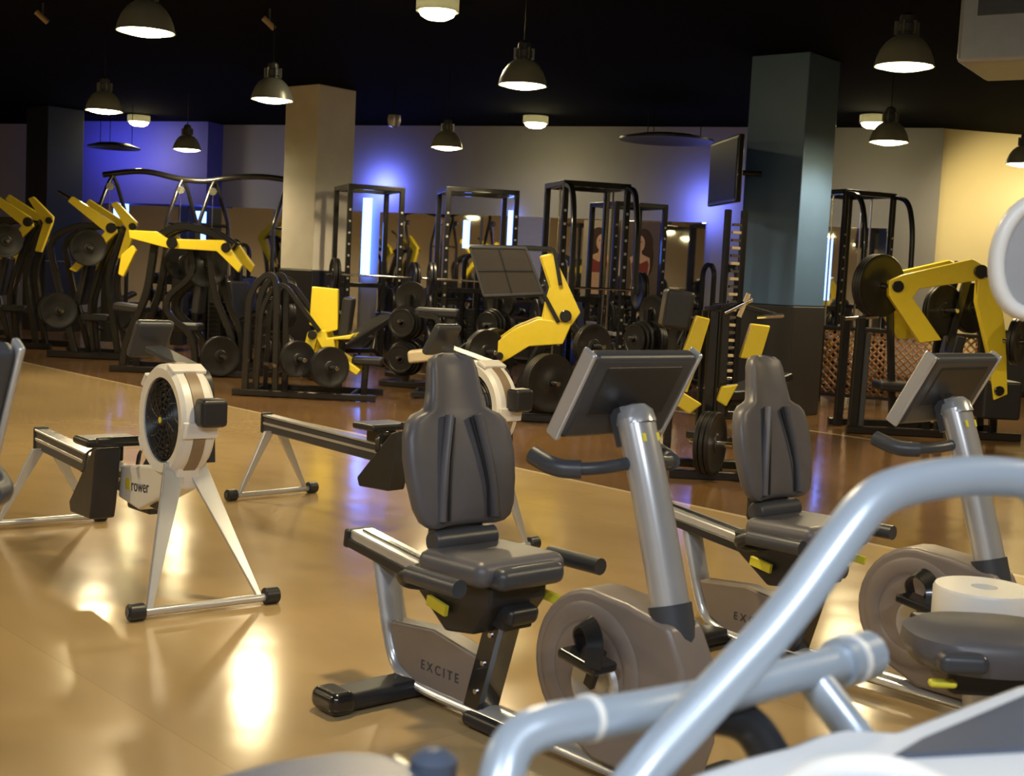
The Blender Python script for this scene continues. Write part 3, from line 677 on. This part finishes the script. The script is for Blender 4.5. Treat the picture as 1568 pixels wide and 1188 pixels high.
GM=mat('unit_metal',(.30,.32,.36),.32,metal=.3)
e=empty('ceiling_air_unit',(2.85,7.5,3.26),math.radians(-32))
rbox(e,'body',(0,0,0),(.7,.7,1.0),GM,bevel=.03)
rbox(e,'front_grille',(0,-.352,.05),(.5,.01,.6),DGR); rbox(e,'side_panel',(-.352,-.05,.05),(.01,.25,.5),TAN)
rbox(e,'control',(-.36,.22,.1),(.02,.1,.14),WHT); rbox(e,'control',(-.36,.22,-.15),(.02,.1,.1),TAN)
for k in range(4): cyl(e,'hanger_%d'%k,((-1)**k*.3,(.3 if k<2 else -.3),.5),((-1)**k*.3,(.3 if k<2 else -.3),.83),.012,BLK,8)

# ------------------------------------------------------------ foreground treadmill rails
e=empty('treadmill',(0,0,0))
sweep(e,'handrail_upper',[(.08,1.08,.96),(.122,1.15,1.01),(.208,1.2,1.09),(.277,1.24,1.156),(.335,1.28,1.228),(.373,1.31,1.266),(.431,1.35,1.277),(.51,1.4,1.28),(.60,1.45,1.27),(.66,1.5,1.1),(.68,1.5,.95)],.0215,BSI,.05,'c',20)
sweep(e,'handrail_lower',[(.0,1.05,.95),(.006,1.1,1.03),(.016,1.13,1.058),(.048,1.15,1.067),(.118,1.2,1.061),(.213,1.3,1.049),(.328,1.4,1.05),(.42,1.48,1.049)],.0205,BSI,.04,'c',20)
sweep(e,'handrail_ring',[(.083,1.176,1.0645),(.088,1.18,1.064)],.0225,WHT,0,'c',20)
sweep(e,'grip_joint',[(.385,1.45,1.05),(.43,1.49,1.05)],.028,BSI,0,'c',16)
sweep(e,'grip_collar',[(.398,1.461,1.05),(.404,1.467,1.05)],.03,WHT,0,'c',16)
sweep(e,'brace',[(.345,1.42,1.045),(.40,1.38,.98),(.45,1.36,.9)],.02,BSI,.04,'c',16)
sweep(e,'grip_black',[(.20,1.32,1.03),(.27,1.36,1.01),(.31,1.35,.95)],.022,BLP,.03,'c',14)
prism(e,'console_body',[(.15,1.12),(.18,1.18),(.23,1.225),(.286,1.265),(.32,1.30),(.353,1.325),(.41,1.325),(.62,1.52),(.95,1.57),(1.0,.9),(.3,.85)],.93,1.022,CON,.022,'xy')
prism(e,'console_inset',[(.38,1.225),(.43,1.285),(.62,1.47),(.9,1.5),(.9,1.3),(.53,1.265)],1.015,1.026,NAVY,.004,'xy')
sweep(e,'console_rib',[(.24,1.10,1.018),(.30,1.19,1.024),(.38,1.21,1.024),(.42,1.15,1.02)],.012,WHT,.05,'c',12)
for sx,sy in((.5,1.1),(.85,1.3)): sweep(e,'upright_%d'%(sx>.6),[(sx,sy,.95),(sx,sy,.15)],(.04,.03),SIL,0,'e')
rbox(e,'deck',(.95,.75,.12),(.8,1.6,.14),BLP,bevel=.04)
rbox(e,'side_step',(.62,.75,.2),(.1,1.5,.03),SIL)
e=empty('upright_exercise_bike',(-.13,1.1,0))
prism(e,'console',[(-.16,-.04),(-.13,.03),(-.08,.08),(-.02,.115),(.03,.115),(.07,.08),(.09,.0),(.05,-.12),(-.1,-.12)],.955,1.016,NAVY,.028,'xy')
lathe(e,'knob',[(.022,-.02),(.022,.012),(.012,.02),(0,.021)],(.075,.075,1.008),(0,0,1),NAVY,20)
sweep(e,'post',[(0,0,.96),(0,-.1,.2),(0,-.1,.05)],(.05,.04),SIL,.1,'e')
rbox(e,'base',(0,-.2,.05),(.5,.9,.08),BLP,bevel=.03)
e=empty('elliptical_trainer',(1.02,2.6,0))
def oval(P,nm,cx,y,cz,rx,rz,r,m,tilt=0):
    pts=[]
    for k in range(33):
        t=2*math.pi*k/32
        a=rx*math.cos(t);b=rz*math.sin(t)
        pts.append((cx+a*math.cos(tilt)-b*math.sin(tilt),y,cz+a*math.sin(tilt)+b*math.cos(tilt)))
    return sweep(P,nm,pts,(.02,r),m,0,'e',14)
oval(e,'arm_frame',0,0,1.555,.075,.112,.016,WHT,-.10)
INS=mat('insert_grey',(.33,.33,.34),.4)
prism(e,'arm_insert',[(.07*math.cos(t*.3927),1.555+.107*math.sin(t*.3927)) for t in range(16)],-.008,.01,INS,.003)
sweep(e,'arm',[(.05,0,1.43),(.18,0,1.2),(.45,-.1,.5),(.5,-.1,.1)],.022,BSI,.2)
rbox(e,'base',(.6,-.15,.06),(.4,1.2,.1),BLP,bevel=.04)
e=empty('upright_exercise_bike',(1.22,3.25,0))
loft(e,'saddle',[((0.02,0,.535),.10,.12,0),((0.02,0,.55),.15,.19,0),((0.02,0,.59),.165,.215,0),((0.02,0,.625),.16,.21,0),((0.02,0,.645),.13,.17,0)],GRY)
rbox(e,'saddle_handle',(-.1,-.16,.59),(.12,.06,.05),DGR,bevel=.02,seg=3)
sweep(e,'seat_post',[(0,0,.57),(.04,0,.1)],(.035,.045),SIL,0,'e')
rbox(e,'lever',(-.13,-.12,.525),(.07,.03,.02),YLAB)
rbox(e,'carriage',(0,0,.52),(.2,.16,.08),BLP,bevel=.02)
prism(e,'housing',[(-.1,.08),(.5,.08),(.5,.4),(.35,.46),(.1,.35)],-.08,.08,TAU,.02)
rbox(e,'foot',(0,0,.04),(.1,.44,.06),BLP,bevel=.02)
e=empty('paper_towel_roll',(1.48,3.95,.457)); lathe(e,'roll',[(.04,0),(.145,0),(.15,.01),(.15,.12),(.145,.13),(.04,.13)],(0,0,0),(0,0,1),WHT,36,closed=True)
e=empty('side_stand',(1.48,3.95,0)); rbox(e,'top',(0,0,.44),(.34,.34,.035),BLP); cyl(e,'leg',(0,0,.02),(0,0,.43),.03,BLP); rbox(e,'foot',(0,0,.015),(.3,.3,.03),BLP)
